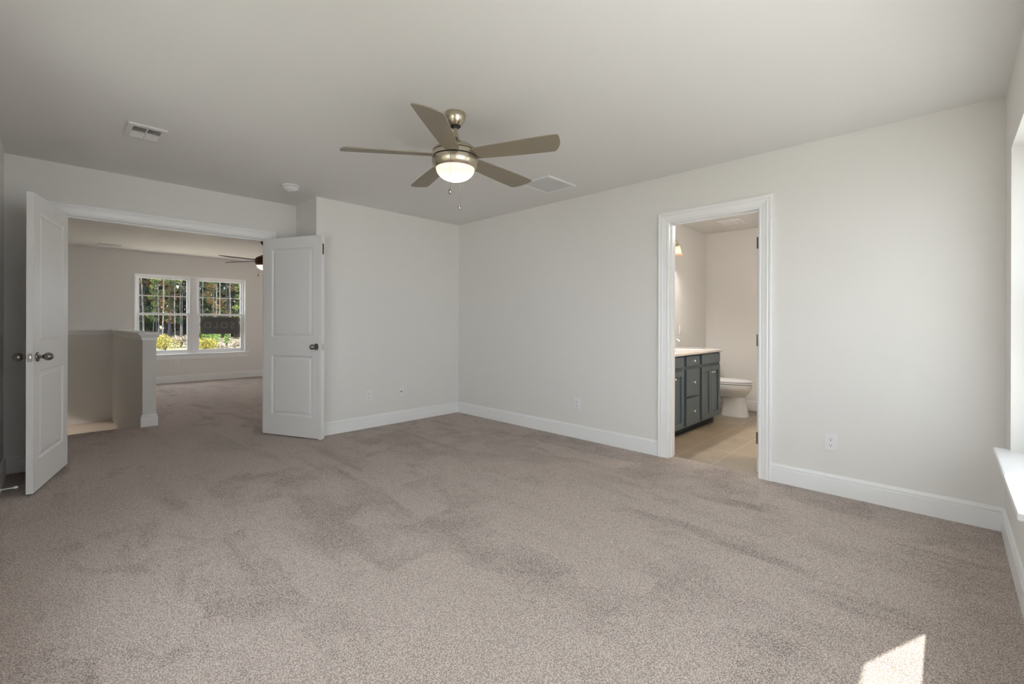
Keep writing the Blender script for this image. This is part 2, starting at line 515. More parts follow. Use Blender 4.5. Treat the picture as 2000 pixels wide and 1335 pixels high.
# half wall round the stairwell
b = MB()
b.box(-3.015, -2.895, 1.79, 5.32, -0.55, 1.03); b.box(-4.7, -3.015, 5.20, 5.32, -0.55, 1.03)
struct(b.build('wall_half', WALL), 'low half wall with white cap around the stairwell', 'wall')
CAPP = [(-0.01, 1.045), (0.034, 1.045), (0.038, 1.040), (0.038, 1.026), (0.034, 1.021), (0.026, 1.021), (0.022, 1.010), (0.014, 0.995), (0.010, 0.985), (0.010, 0.962), (-0.01, 0.962)]
b = MB()
b.sweep([(-4.7, 5.20, 0), (-3.015, 5.20, 0), (-3.015, 1.79, 0), (-2.895, 1.79, 0), (-2.895, 5.32, 0), (-4.7, 5.32, 0)], CAPP, (0, 0, 1), flip=-1)
b.box(-3.010, -2.900, 1.795, 5.315, 1.02, 1.0446); b.box(-4.7, -3.010, 5.205, 5.315, 1.02, 1.0446)
struct(b.build('trim_1', TRIM), 'moulded white cap on the half wall', 'trim')

# ------------------------------------------------------------------ baseboards
BP = [(0, 0), (0.015, 0), (0.015, 0.100), (0.0138, 0.1055), (0.0075, 0.1075), (0.0125, 0.1100), (0.0125, 0.117), (0.009, 0.126), (0.006, 0.133), (0, 0.134)]
CW = 0.095   # casing outer offset from the jamb


def base(name, label, path, ghost=(False, False), flip=1):
    b = MB(); b.sweep(path, BP, (0, 0, 1), ghost, flip)
    return struct(b.build(name, TRIM), label, 'baseboard')


base('baseboard_right', 'white baseboard between corner and bathroom doorway', [(0, BY1 + CW, 0), (0, 0, 0), (-1, 0, 0)], (False, True))
base('baseboard_back', 'white baseboard below the two cover plates', [(0, -1, 0), (0, 0, 0), (JX, 0, 0), (JX, JY, 0), (DX1 + CW, JY, 0)], (True, False))
base('baseboard_near', 'white baseboard right of the bathroom doorway', [(-1, YW, 0), (0, YW, 0), (0, BY0 - CW, 0)], (True, False))
base('baseboard_window', 'white baseboard under the bedroom window', [(XL, -1, 0), (XL, YW, 0), (0, YW, 0), (0, -1, 0)], (True, True))
base('baseboard_left', 'dim baseboard behind the left door', [(DX0 - CW, JY, 0), (XL, JY, 0), (XL, YW, 0), (0, YW, 0)], (False, True))
base('baseboard_far', 'baseboard under the far window', [(1.7, FY, 0), (-4.7, FY, 0)])
base('baseboard_half', 'baseboard wrapping the end of the half wall', [(-3.015, 1.86, 0), (-3.015, 1.79, 0), (-2.895, 1.79, 0), (-2.895, 5.32, 0)], flip=-1)
base('baseboard_toilet', 'baseboard behind the toilet', [(BXF, -4.7, 0), (BXF, BYL, 0), (1.85, BYL, 0)])
base('baseboard_hall', 'hall baseboard right of the double doorway', [(DX1 + CW, JY + T, 0), (1.7, JY + T, 0)])

# ------------------------------------------------------------------ door casings and jambs
CP = [(0.005, 0), (0.005, 0.009), (0.010, 0.013), (0.016, 0.013), (0.019, 0.010), (0.024, 0.012), (0.050, 0.016), (0.062, 0.020), (0.070, 0.017),
      (0.075, 0.018), (0.080, 0.022), (0.090, 0.022), (0.095, 0.018), (0.095, 0)]
b = MB(); b.sweep([(DX0, JY, 0), (DX0, JY, DH), (DX1, JY, DH), (DX1, JY, 0)], CP, (0, -1, 0), flip=1)
struct(b.build('trim_2', TRIM), 'white moulded casing around the double doorway', 'trim')
b = MB(); b.sweep([(DX0, JY + T, 0), (DX0, JY + T, DH), (DX1, JY + T, DH), (DX1, JY + T, 0)], CP, (0, 1, 0), flip=-1)
struct(b.build('trim_3', TRIM), 'casing on the hall side of the double doorway', 'trim')
b = MB()
b.box(DX0 - 0.02, DX0, JY - 0.002, JY + T + 0.002, 0, DH); b.box(DX1, DX1 + 0.02, JY - 0.002, JY + T + 0.002, 0, DH)
b.box(DX0 - 0.02, DX1 + 0.02, JY - 0.002, JY + T + 0.002, DH, DH + 0.02)
b.box(DX0, DX1, JY + 0.040, JY + 0.075, DH - 0.012, DH, 0.002); b.box(DX0, DX0 + 0.012, JY + 0.040, JY + 0.075, 0, DH - 0.012)
b.box(DX1 - 0.012, DX1, JY + 0.040, JY + 0.075, 0, DH - 0.012)
struct(b.build('trim_4', TRIM), 'white jamb lining the double doorway', 'trim')
b = MB(); b.sweep([(0, BY1, 0), (0, BY1, BH), (0, BY0, BH), (0, BY0, 0)], CP, (-1, 0, 0), flip=1)
# path runs left jamb, head, right jamb
struct(b.build('trim_5', TRIM), 'white moulded casing around the bathroom doorway', 'trim')
b = MB(); b.sweep([(T, BY1, 0), (T, BY1, BH), (T, BY0, BH), (T, BY0, 0)], CP, (1, 0, 0), flip=-1)
struct(b.build('trim_6', TRIM), 'casing on the bathroom side of the doorway', 'trim')
b = MB()
b.box(-0.002, T + 0.002, BY1, BY1 + 0.02, 0, BH); b.box(-0.002, T + 0.002, BY0 - 0.02, BY0, 0, BH); b.box(-0.002, T + 0.002, BY0 - 0.02, BY1 + 0.02, BH, BH + 0.02)
b.box(0.035, 0.070, BY1 - 0.012, BY1, 0, BH - 0.012, 0.003); b.box(0.035, 0.070, BY0, BY0 + 0.012, 0, BH - 0.012, 0.003); b.box(0.035, 0.070, BY0, BY1, BH - 0.012, BH, 0.003)
struct(b.build('trim_7', TRIM), 'white jamb lining the bathroom doorway', 'trim')


# ------------------------------------------------------------------ doors
def door_leaf(width, height, th=0.035):
    """slab along +x from the hinge, faces at y = -th and y = 0, two moulded panels on both faces"""
    b = MB(); bm = b.bm
    st = 0.113
    xs = [0, st, width - st, width]
    zs = [0, 0.205, 0.815, 0.995, height - 0.11, height]

    def quad(pts):
        bm.faces.new([bm.verts.new(p) for p in pts])
    for y, s in ((0.0, 1), (-th, -1)):
        for i in range(3):
            for k in range(5):
                x0, x1, z0, z1 = xs[i], xs[i + 1], zs[k], zs[k + 1]
                if i == 1 and k in (1, 3):
                    rings = [(0, 0), (0.006, -0.004), (0.014, -0.010), (0.020, -0.0105), (0.042, -0.003), (0.046, -0.0022)]
                    prev = None
                    for ins, d in rings:
                        c = [(x0 + ins, y + s * d, z0 + ins), (x1 - ins, y + s * d, z0 + ins), (x1 - ins, y + s * d, z1 - ins), (x0 + ins, y + s * d, z1 - ins)]
                        if prev:
                            for j in range(4):
                                quad([prev[j], prev[(j + 1) % 4], c[(j + 1) % 4], c[j]])
                        prev = c
                    quad(prev)
                else:
                    quad([(x0, y, z0), (x1, y, z0), (x1, y, z1), (x0, y, z1)])
    for i in range(3):
        for z in (0, height):
            quad([(xs[i], -th, z), (xs[i + 1], -th, z), (xs[i + 1], 0, z), (xs[i], 0, z)])
    for k in range(5):
        for x in (0, width):
            quad([(x, -th, zs[k]), (x, 0, zs[k]), (x, 0, zs[k + 1]), (x, -th, zs[k + 1])])
    bmesh.ops.remove_doubles(bm, verts=bm.verts[:], dist=1e-5)
    return b


KNOB = [(0, 0), (0.032, 0), (0.033, 0.004), (0.030, 0.009), (0.020, 0.012), (0.013, 0.014), (0.0105, 0.022), (0.0115, 0.030), (0.019, 0.036),
        (0.0255, 0.045), (0.0275, 0.055), (0.0255, 0.066), (0.020, 0.075), (0.012, 0.081), (0.006, 0.083), (0, 0.0835)]


def knob(parent, x, y, z, d):
    b = MB(); b.lathe(KNOB, 32, alignz((0, d, 0), (x, y, z)), cap=False)
    return describe(b.build('door_knob', PEWTER, parent, smooth=40), 'dark pewter egg-shaped knob')


def hinges(parent, zs, ysign):
    for z in zs:
        b = MB(); b.lathe([(0.006, z - 0.045), (0.006, z + 0.045)], 12, Matrix.Translation((-0.004, 0.004 if ysign > 0 else -0.039, 0)))
        b.box(-0.0015, 0.0, -0.033, -0.003, z - 0.044, z + 0.044)
        b.build('hinge', PEWTER, parent, smooth=40)


DW, DHH, DT = 0.760, 2.014, 0.035
KZ = 0.910
# left leaf, hinged at the left jamb, hall face turned to the camera
t = thing('door_1', 'white two-panel door leaf at the left, swung open on the left jamb', 'door', (DX0 + 0.004, JY - 0.012, 0.012), R(-103.5))
struct(t)
door_leaf(DW, DHH).build('door_slab', DOOR, t).location = (0, 0.035, 0)
knob(t, DW - 0.062, 0.035, KZ, 1); knob(t, DW - 0.062, 0.0, KZ, -1)
b = MB(); b.box(DW, DW + 0.0015, 0.0055, 0.0295, KZ - 0.029, KZ + 0.029); b.box(DW, DW + 0.010, 0.011, 0.024, KZ - 0.008, KZ + 0.010, 0.003)
describe(b.build('latch_plate', CHROME, t), 'satin latch plate on the door edge')
hinges(t, (0.2, 1.0, 1.8), -1)
# right leaf, hinged at the right jamb: build mirrored (slab towards +x before turning, thickness on the other side)
t = thing('door_2', 'white two-panel door leaf at the right, standing open before the back wall', 'door', (DX1 - 0.004, JY - 0.012, 0.012), R(-65.5))
struct(t)
door_leaf(DW, DHH).build('door_slab', DOOR, t).location = (0, 0.0, 0)
knob(t, DW - 0.062, -0.035, KZ, -1)
b = MB(); b.box(DW - 0.036, DW + 0.004, -0.043, -0.035, -0.006, DHH, 0.002)
b.build('astragal', DOOR, t)
b = MB(); b.box(DW, DW + 0.0015, -0.030, -0.006, KZ - 0.029, KZ + 0.029); b.box(DW + 0.001, DW + 0.002, -0.023, -0.013, KZ - 0.012, KZ + 0.012)
describe(b.build('strike_plate', CHROME, t), 'satin strike plate on the door edge')
b = MB(); b.box(DW, DW + 0.0012, -0.026, -0.010, DHH - 0.19, DHH - 0.085)
describe(b.build('flush_bolt', BLACK, t), 'dark flush bolt slot near the door top')
hinges(t, (0.2, 1.0, 1.8), 1)
# bathroom door, swung into the bathroom against the near wall
t = thing('door_3', 'bathroom door leaf folded back inside the right jamb', 'door', (T + 0.004, BY0 + 0.040, 0.012), R(-3))
struct(t)
door_leaf(0.69, DHH).build('door_slab', DOOR, t)
for z in (0.26, 1.02, 1.78):
    b = MB(); b.box(-0.003, 0.001, -0.028, -0.001, z - 0.045, z + 0.045); b.lathe([(0.006, z - 0.045), (0.006, z + 0.045)], 12, Matrix.Translation((-0.006, -0.001, 0)))
    b.build('hinge', PEWTER, t, smooth=40)
knob(t, 0.628, 0.0, KZ, 1)


# ------------------------------------------------------------------ windows
def double_hung(parent, x0, x1, z0, z1, y, out, grille=True, pane=None):
    """one double-hung unit in the plane y, out = +1/-1 the outdoor side"""
    f = 0.045
    b = MB()
    ya, yb = sorted((y, y + out * 0.075))
    b.box(x0, x0 + f, ya, yb, z0, z1, 0.004); b.box(x1 - f, x1, ya, yb, z0, z1, 0.004)
    b.box(x0 + f, x1 - f, ya, yb, z0, z0 + 0.035, 0.004); b.box(x0 + f, x1 - f, ya, yb, z1 - 0.04, z1, 0.004)
    b.build('window_frame', VINYL, parent)
    zm = (z0 + z1) / 2 + 0.012
    for (a, c, dep) in ((z0 + 0.035, zm + 0.02, 0.012), (zm - 0.02, z1 - 0.04, 0.040)):
        yy = y + out * dep; ya, yb = sorted((yy, yy + out * 0.026)); s = 0.034
        xa, xb = x0 + f, x1 - f
        b = MB()
        b.box(xa, xa + s, ya, yb, a, c, 0.003); b.box(xb - s, xb, ya, yb, a, c, 0.003)
        b.box(xa + s, xb - s, ya, yb, a, a + 0.04, 0.003); b.box(xa + s, xb - s, ya, yb, c - 0.036, c, 0.003)
        o = b.build('sash', VINYL, parent)
        b = MB(); b.box(xa + s - 0.004, xb - s + 0.004, yy + out * 0.011 - 0.002, yy + out * 0.011 + 0.002, a + 0.036, c - 0.032)
        b.build('window_pane', pane or GLASS, o)
        if grille and dep > 0.03:
            b = MB(); xm = (xa + xb) / 2; zc = (a + c) / 2 + 0.002
            yg0, yg1 = sorted((yy + out * 0.003, yy + out * 0.009))
            b.box(xm - 0.008, xm + 0.008, yg0, yg1, a + 0.03, c - 0.03); b.box(xa + s, xb - s, yg0 + 0.0005, yg1 - 0.0005, zc - 0.008, zc + 0.008)
            b.build('muntin', VINYL, o)


def sill(parent, x0, x1, zt, y, inn, depth, apron=True, ears=0.05, nose=0.058):
    yf = y + inn * nose; yb = y - inn * depth
    poly = [(x0 - ears, y), (x0 - ears, yf), (x1 + ears, yf), (x1 + ears, y), (x1, y), (x1, yb), (x0, yb), (x0, y)]
    b = MB(); b.prism(poly if inn < 0 else poly[::-1], zt - 0.028, zt, bevel=0.006)
    b.build('window_sill', TRIM, parent)
    if apron:
        b = MB(); ya, yb2 = sorted((y, y + inn * 0.016)); b.box(x0 - 0.03, x1 + 0.03, ya, yb2, zt - 0.11, zt - 0.028, 0.004)
        b.build('sill_apron', TRIM, parent)


t = thing('window_1', 'twin double-hung window in the far room looking onto woods', 'window', (0, 0, 0)); struct(t)
xm = (FXA + FXB) / 2
double_hung(t, FXA, xm - 0.02, FZA, FZB, FY + 0.055, 1); double_hung(t, xm + 0.02, FXB, FZA, FZB, FY + 0.055, 1)
b = MB(); b.box(xm - 0.022, xm + 0.022, FY + 0.045, FY + 0.13, FZA, FZB, 0.003); b.build('mullion', VINYL, t)
b = MB()
for q in ((FXA - 0.001, FXA + 0.012, FZA, FZB - 0.012), (FXB - 0.012, FXB + 0.001, FZA, FZB - 0.012), (FXA - 0.001, FXB + 0.001, FZB - 0.012, FZB + 0.001)):
    b.box(q[0], q[1], FY - 0.004, FY + 0.06, q[2], q[3])
b.build('jamb_liner', TRIM, t)
sill(t, FXA, FXB, FZA, FY, -1, 0.06, nose=0.03, ears=0.075)
t = thing('window_2', 'sunlit bedroom window at the right edge of the picture', 'window', (0, 0, 0)); struct(t)
double_hung(t, WX0, WX1, WZ0, WZ1, YW - 0.085, -1, pane=GLASS_TINT)
sill(t, WX0, WX1, WZ0, YW, 1, 0.09)
t = thing('added_window_3', 'unseen twin window added along the window wall for more daylight', 'window', (0, 0, 0)); struct(t)
vm = (VWA + VWB) / 2
double_hung(t, VWA, vm - 0.02, WZ0, WZ1, YW - 0.085, -1); double_hung(t, vm + 0.02, VWB, WZ0, WZ1, YW - 0.085, -1)
b = MB(); b.box(vm - 0.022, vm + 0.022, YW - 0.14, YW - 0.075, WZ0, WZ1, 0.003); b.build('mullion', VINYL, t)
sill(t, VWA, VWB, WZ0, YW, 1, 0.09)
t = thing('added_window_4', 'unseen window added in the left wall to fill the bedroom with daylight', 'window', (XL, 0, 0), PI / 2); struct(t)
lm = (LWA + LWB) / 2
double_hung(t, LWA, lm - 0.02, WZ0, WZ1, 0.06, 1); double_hung(t, lm + 0.02, LWB, WZ0, WZ1, 0.06, 1)
b = MB(); b.box(lm - 0.022, lm + 0.022, 0.05, 0.12, WZ0, WZ1, 0.003); b.build('mullion', VINYL, t)
sill(t, LWA, LWB, WZ0, 0.0, -1, 0.06, nose=0.05)


# ------------------------------------------------------------------ ceiling fans
def ceiling_fan(name, label, loc, metal, blade_m, bowl_m, a0, chains, zc, blade_r=0.645, drop=0.0):
    t = thing(name, label, 'ceiling fan', (loc[0], loc[1], zc))
    z = lambda v: v - H
    b = MB(); b.lathe([(0.058, z(2.44)), (0.063, z(2.437)), (0.064, z(2.425)), (0.060, z(2.405)), (0.050, z(2.383)), (0.038, z(2.368)), (0.030, z(2.362)), (0.030, z(2.358)), (0, z(2.358))], 40)
    b.build('canopy', metal, t, smooth=35)
    b = MB(); b.lathe([(0.031, z(2.364)), (0.0325, z(2.360)), (0.028, z(2.355)), (0.013, z(2.355))], 32)
    b.build('canopy_ring', BLACK, t, smooth=35)
    z = lambda v: v - H - drop
    b = MB(); b.lathe([(0.0115, z(2.375) + drop), (0.0115, z(2.290))], 20); b.build('downrod', metal, t, smooth=35)
    b = MB(); b.lathe([(0.012, z(2.322)), (0.016, z(2.321)), (0.018, z(2.305)), (0.024, z(2.288)), (0.034, z(2.272)), (0.060, z(2.258)), (0.090, z(2.244)), (0.118, z(2.226)),
                       (0.135, z(2.210)), (0.139, z(2.203)), (0.139, z(2.1985)), (0.136, z(2.197)), (0.136, z(2.194)), (0.140, z(2.1925)), (0.1415, z(2.180)), (0.1415, z(2.168)), (0.137, z(2.1655)), (0.10, z(2.165))], 56)
    b.build('motor_housing', metal, t, smooth=35)
    for zz, rr in ((2.1955, 0.1375), (2.1635, 0.1385)):
        b = MB(); b.lathe([(rr - 0.02, z(zz + 0.0022)), (rr, z(zz + 0.0022)), (rr, z(zz - 0.0022)), (rr - 0.02, z(zz - 0.0022))], 56)
        b.build('shadow_groove', BLACK, t, smooth=35)
    b = MB(); b.lathe([(0.10, z(2.1615)), (0.138, z(2.1615)), (0.142, z(2.158)), (0.142, z(2.142)), (0.138, z(2.124)), (0.130, z(2.110)), (0.121, z(2.100)), (0.117, z(2.100)), (0.117, z(2.112))], 56, cap=False)
    b.build('light_collar', metal, t, smooth=35)
    prof = [(0.1165, z(2.112)), (0.1165, z(2.100))]
    for i in range(1, 12):
        q = i / 11 * PI / 2
        prof.append((0.1165 * math.cos(q) if i < 11 else 0.0, z(2.100 - 0.074 * math.sin(q))))
    b = MB(); b.lathe(prof, 48, cap=False); b.build('glass_bowl', bowl_m, t, smooth=60)
    for k in range(5):
        a = R(a0 + 72 * k)
        # outline in blade space: x outwards, y to the left (lower edge)
        r0, rt_ = 0.125, blade_r + 0.015
        poly = [(r0, -0.050), (0.20, -0.056), (0.35, -0.064), (0.50, -0.071), (rt_ - 0.03, -0.075), (rt_ + 0.002, -0.0745), (rt_ + 0.011, -0.070), (rt_ + 0.013, -0.050),
                (rt_ + 0.008, -0.010), (rt_ - 0.004, 0.025), (rt_ - 0.022, 0.055), (rt_ - 0.038, 0.072), (rt_ - 0.050, 0.076), (0.50, 0.074), (0.35, 0.068), (0.20, 0.059), (r0, 0.052)]
        b = MB(); m = Matrix.Rotation(a, 4, 'Z') @ Matrix.Translation((0, 0, z(2.182))) @ Matrix.Rotation(R(1.6), 4, 'Y') @ Matrix.Rotation(R(-12), 4, 'X')
        b.prism(poly, -0.003, 0.003, m, bevel=0.001)
        bl = b.build('fan_blade', blade_m, t)
        b = MB(); b.prism([(0.09, -0.030), (0.145, -0.034), (0.200, -0.020), (0.200, 0.020), (0.145, 0.034), (0.09, 0.030)], 0.003, 0.007, m, bevel=0.001)
        b.build('blade_bracket', metal, bl)
    for (dx, dy, ztop, zend, pr) in chains:
        b = MB(); b.tube([(dx, dy, z(ztop)), (dx, dy, z(zend + 0.02))], 0.0011, 6)
        for i in range(int((ztop - zend - 0.02) / 0.006)):
            b.lathe([(0, -0.0017), (0.0017, 0), (0, 0.0017)], 6, Matrix.Translation((dx, dy, z(ztop - 0.006 * i))), cap=False)
        ch = b.build('pull_chain', NICKEL, t)
        b = MB(); b.lathe([(0, 0.022), (0.003, 0.021), (0.004, 0.016), (pr * 0.8, 0.010), (pr, 0.002), (pr * 0.8, -0.008), (pr * 0.35, -0.014), (0, -0.015)], 14, Matrix.Translation((dx, dy, z(zend))), cap=False)
        b.build('chain_pendant', CRYSTAL, ch)
    return t


c1 = -FW * 0.144 - RT * 0.012; c2 = FW * 0.135 + RT * 0.010
fan = ceiling_fan('ceiling_fan', 'brushed nickel ceiling fan with taupe blades and lit bowl, hanging in the bedroom', (-2.004, -2.438), NICKEL, BLADE, BOWL, 3.5,
                  [(c1.x, c1.y, 2.155, 1.920, 0.011), (c2.x, c2.y, 2.13, 1.900, 0.008)], H)
lamp('bedroom_fan_bulb', 'POINT', (-2.004, -2.438, 2.058), 0.24, (1.0, 0.86, 0.74), 0.03)
fan2 = ceiling_fan('ceiling_fan', 'dark bronze ceiling fan with lit bowl in the far room', (-1.335, 3.24), BRONZE, DARKWOOD, BOWL_FAR, 55,
                   [((-FW * 0.13 - RT * 0.035).x, (-FW * 0.13 - RT * 0.035).y, 2.13, 1.93, 0.008)], HF, 0.665, 0.055)
lamp('loft_fan_bulb', 'POINT', (-1.335, 3.24, 2.06), 0.35, (1.0, 0.84, 0.66), 0.03)


# ------------------------------------------------------------------ ceiling fittings
def register(name, label, cx, cy, sx, sy, zc, mt=VENTMETAL, tilt=24):
    t = thing(name, label, 'air vent', (cx, cy, zc))
    fr = 0.030
    b = MB()
    for q in ((-sx / 2, sx / 2, -sy / 2, -sy / 2 + fr * 1.2), (-sx / 2, sx / 2, sy / 2 - fr * 1.2, sy / 2), (-sx / 2, -sx / 2 + fr, -sy / 2 + fr * 1.2, sy / 2 - fr * 1.2), (sx / 2 - fr, sx / 2, -sy / 2 + fr * 1.2, sy / 2 - fr * 1.2)):
        b.box(q[0], q[1], q[2], q[3], -0.012, 0.0, 0.002)
    b.box(-sx / 2 + fr, sx / 2 - fr, -0.004, 0.004, -0.010, -0.002); b.box(-0.003, 0.003, -sy / 2 + fr, sy / 2 - fr, -0.012, -0.003)
    b.build('vent_frame', mt, t)
    b = MB(); b.box(-sx / 2 + fr - 0.002, sx / 2 - fr + 0.002, -sy / 2 + fr, sy / 2 - fr, -0.0025, -0.0008)
    describe(b.build('vent_cavity', BLACK, t), 'dark duct opening behind the blades')
    n = 5
    for side in (-1, 1):
        for i in range(n):
            yy = side * (0.012 + (sy / 2 - fr * 1.2 - 0.016) * (i + 0.5) / n)
            b = MB(); b.box(-sx / 2 + fr, sx / 2 - fr, -0.0085, 0.0085, -0.0006, 0.0006, mtx=Matrix.Translation((0, yy, -0.0085)) @ Matrix.Rotation(R(-30 if side > 0 else tilt), 4, 'X'))
            b.build('vent_blade', mt, t)
    return t


register('ceiling_register', 'white louvred supply register in the bedroom ceiling, upper left', -3.283, -0.713, 0.205, 0.29, H)
register('ceiling_register', 'small white register in the far room ceiling near the window wall', -3.03, 5.53, 0.30, 0.17, HF, tilt=3)
t = thing('return_grille', 'white return air grille in the ceiling right of the fan', 'air vent', (-0.54, -1.962, H))
b = MB(); sx, sy = 0.40, 0.335
for q in ((-sx / 2, sx / 2, -sy / 2, -sy / 2 + 0.022), (-sx / 2, sx / 2, sy / 2 - 0.022, sy / 2), (-sx / 2, -sx / 2 + 0.022, -sy / 2 + 0.022, sy / 2 - 0.022), (sx / 2 - 0.022, sx / 2, -sy / 2 + 0.022, sy / 2 - 0.022)):
    b.box(*q, -0.013, 0, 0.003)
b.build('grille_frame', PLASTIC, t)
b = MB(); b.box(-sx / 2 + 0.02, sx / 2 - 0.02, -sy / 2 + 0.02, sy / 2 - 0.02, -0.002, -0.0005); b.build('grille_back', mat('grille_filter', (0.45, 0.45, 0.45), 0.9), t)
for i in range(24):
    yy = -sy / 2 + 0.028 + (sy - 0.056) * i / 23
    b = MB(); b.box(-sx / 2 + 0.02, sx / 2 - 0.02, -0.006, 0.006, -0.0005, 0.0005, mtx=Matrix.Translation((0, yy, -0.0075)) @ Matrix.Rotation(R(-28), 4, 'X'))
    b.build('grille_slat', SLAT, t)
for x in (-0.17, 0.17):
    b = MB(); b.lathe([(0.004, -0.0135), (0.003, -0.0155), (0, -0.016)], 10, Matrix.Translation((x, -sy / 2 + 0.011, 0)), cap=False); b.build('screw', CHROME, t)
t = thing('smoke_detector', 'round white smoke detector on the ceiling near the double doors', 'smoke detector', (-2.165, -0.197, H))
b = MB(); b.lathe([(0.070, 0), (0.072, -0.004), (0.072, -0.012), (0.069, -0.016), (0.064, -0.017)], 44); b.build('base_ring', PLASTIC, t, smooth=35)
b = MB(); b.lathe([(0.061, -0.015), (0.061, -0.0195), (0.050, -0.0195)], 44); b.build('sensor_gap', BLACK, t, smooth=35)
b = MB(); b.lathe([(0.064, -0.0195), (0.062, -0.030), (0.052, -0.038), (0.044, -0.041), (0.040, -0.046), (0.032, -0.048), (0.029, -0.044), (0, -0.044)], 44, cap=False); b.build('cover', PLASTIC, t, smooth=30)
t = thing('exhaust_fan', 'square white exhaust fan grille in the bathroom ceiling', 'exhaust fan', (2.20, -2.66, H))
b = MB(); b.box(-0.14, 0.14, -0.13, 0.13, -0.016, 0, 0.006); b.build('grille_cover', PLASTIC, t)
b = MB(); b.box(-0.095, 0.095, -0.085, 0.085, -0.022, -0.015, 0.003); b.build('centre_panel', PLASTIC, t)


# ------------------------------------------------------------------ cover plates
def plate(name, label, loc, rotz, duplex=True, cat='outlet'):
    """cover plate in the local xz plane, front towards -y"""
    t = thing(name, label, cat, loc, rotz)
    b = MB(); b.box(-0.0365, 0.0365, -0.006, 0, -0.058, 0.058, 0.003, seg=3); b.build('cover_plate', PLASTIC, t)
    if duplex:
        for s in (-1, 1):
            zc = s * 0.0195
            poly = []
            for i in range(24):
                a = 2 * PI * i / 24
                poly.append((0.0172 * math.cos(a), max(-0.0138, min(0.0138, 0.0172 * math.sin(a)))))
            b = MB(); b.prism(poly, 0, 0.0025, Matrix.Translation((0, -0.0055, zc)) @ Matrix.Rotation(PI / 2, 4, 'X'))
            f = b.build('receptacle', PLASTIC, t)
            b = MB(); b.box(-0.0078, -0.0056, -0.0088, -0.0078, zc - 0.0005, zc + 0.0090); b.box(0.0056, 0.0078, -0.0088, -0.0078, zc + 0.0005, zc + 0.0080)
            b.lathe([(0.0030, -0.0002), (0.0030, 0.0008)], 10, Matrix.Translation((0, -0.0079, zc - 0.0068)) @ Matrix.Rotation(PI / 2, 4, 'X'))
            describe(b.build('slot', BLACK, f), 'dark plug slots')
        b = MB(); b.lathe([(0.0030, 0), (0.0026, 0.0015), (0, 0.0018)], 10, Matrix.Translation((0, -0.006, 0)) @ Matrix.Rotation(PI / 2, 4, 'X'), cap=False); b.build('screw', PLASTIC, t)
    else:
        b = MB(); b.lathe([(0.0075, 0), (0.0075, 0.003), (0.0048, 0.003), (0.0048, 0.010), (0.002, 0.010), (0.002, 0.004)], 12, Matrix.Translation((0, -0.006, 0)) @ Matrix.Rotation(PI / 2, 4, 'X'))
        describe(b.build('coax_jack', PEWTER, t), 'dark threaded jack')
        for s in (-1, 1):
            b = MB(); b.lathe([(0.0030, 0), (0.0026, 0.0015), (0, 0.0018)], 10, Matrix.Translation((0, -0.006, s * 0.042)) @ Matrix.Rotation(PI / 2, 4, 'X'), cap=False); b.build('screw', PLASTIC, t)
    return t


o = plate('wall_outlet', 'white duplex outlet on the back wall, next to the open right door', (-1.269, 0, 0.356), 0)
dup(o, (0, -1.907, 0.350), -PI / 2, 'white duplex outlet on the right wall between corner and bathroom doorway')
dup(o, (0, -4.027, 0.352), -PI / 2, 'white duplex outlet on the right wall between bathroom doorway and window')
dup(o, (-2.02, FY, 0.37), 0, 'white outlet under the far room window')
dup(o, (1.97, BYL, 1.085), 0, 'white outlet on the bathroom wall above the vanity top')
plate('cable_plate', 'white cable plate with one jack on the back wall, nearest the corner', (-0.86, 0, 0.358), 0, False, 'cable plate')

# door stop on the left baseboard
t = thing('door_stop', 'thin white door stop sticking out of the left baseboard', 'door stop', (XL + 0.0145, -0.143, 0.055))
b = MB(); b.lathe([(0.011, 0), (0.011, 0.006), (0.004, 0.008), (0.0035, 0.066)], 14, alignz((1, 0, 0.02))); b.build('rod', PLASTIC, t, smooth=40)
b = MB(); b.lathe([(0.0035, 0.062), (0.0085, 0.064), (0.009, 0.078), (0.007, 0.083), (0, 0.083)], 14, alignz((1, 0, 0.02))); b.build('rubber_tip', PLASTIC, t, smooth=40)

# ------------------------------------------------------------------ bathroom
VX0, VX1, VF, VT = 0.205, 1.822, -2.650, 0.835
t = thing('bathroom_vanity', 'slate blue bathroom vanity with drawers and doors', 'vanity', (0, 0, 0))
b = MB(); b.box(VX0, VX1, VF, BYL - 0.002, 0.085, VT); b.build('cabinet_body', NAVY, t)
b = MB(); b.box(VX0, VX1, VF + 0.07, BYL - 0.01, -0.004, 0.085); describe(b.build('toe_kick', TOEDARK, t), 'dark recessed toe kick')


def front(name, x0, x1, z0, z1, parent, shaker=False):
    b = MB(); y1, y0 = VF - 0.0005, VF - 0.020
    if not shaker:
        b.box(x0, x1, y0, y1, z0, z1, 0.004)
    else:
        s = 0.058
        b.box(x0, x0 + s, y0, y1, z0, z1, 0.002); b.box(x1 - s, x1, y0, y1, z0, z1, 0.002)
        b.box(x0 + s, x1 - s, y0, y1, z0, z0 + s, 0.002); b.box(x0 + s, x1 - s, y0, y1, z1 - s, z1, 0.002)
        b.box(x0 + s - 0.004, x1 - s + 0.004, y0 + 0.011, y1, z0 + s - 0.004, z1 - s + 0.004)
    return b.build(name, NAVY, parent)


def cab_knob(x, z, parent):
    b = MB(); b.lathe([(0, 0), (0.007, 0), (0.0055, 0.003), (0.0045, 0.011), (0.008, 0.014), (0.0135, 0.018), (0.0145, 0.022), (0.012, 0.027), (0.006, 0.030), (0, 0.0305)], 20, alignz((0, -1, 0), (x, VF - 0.020, z)), cap=False)
    describe(b.build('cabinet_knob', CHROME, parent, smooth=40), 'round polished knob')


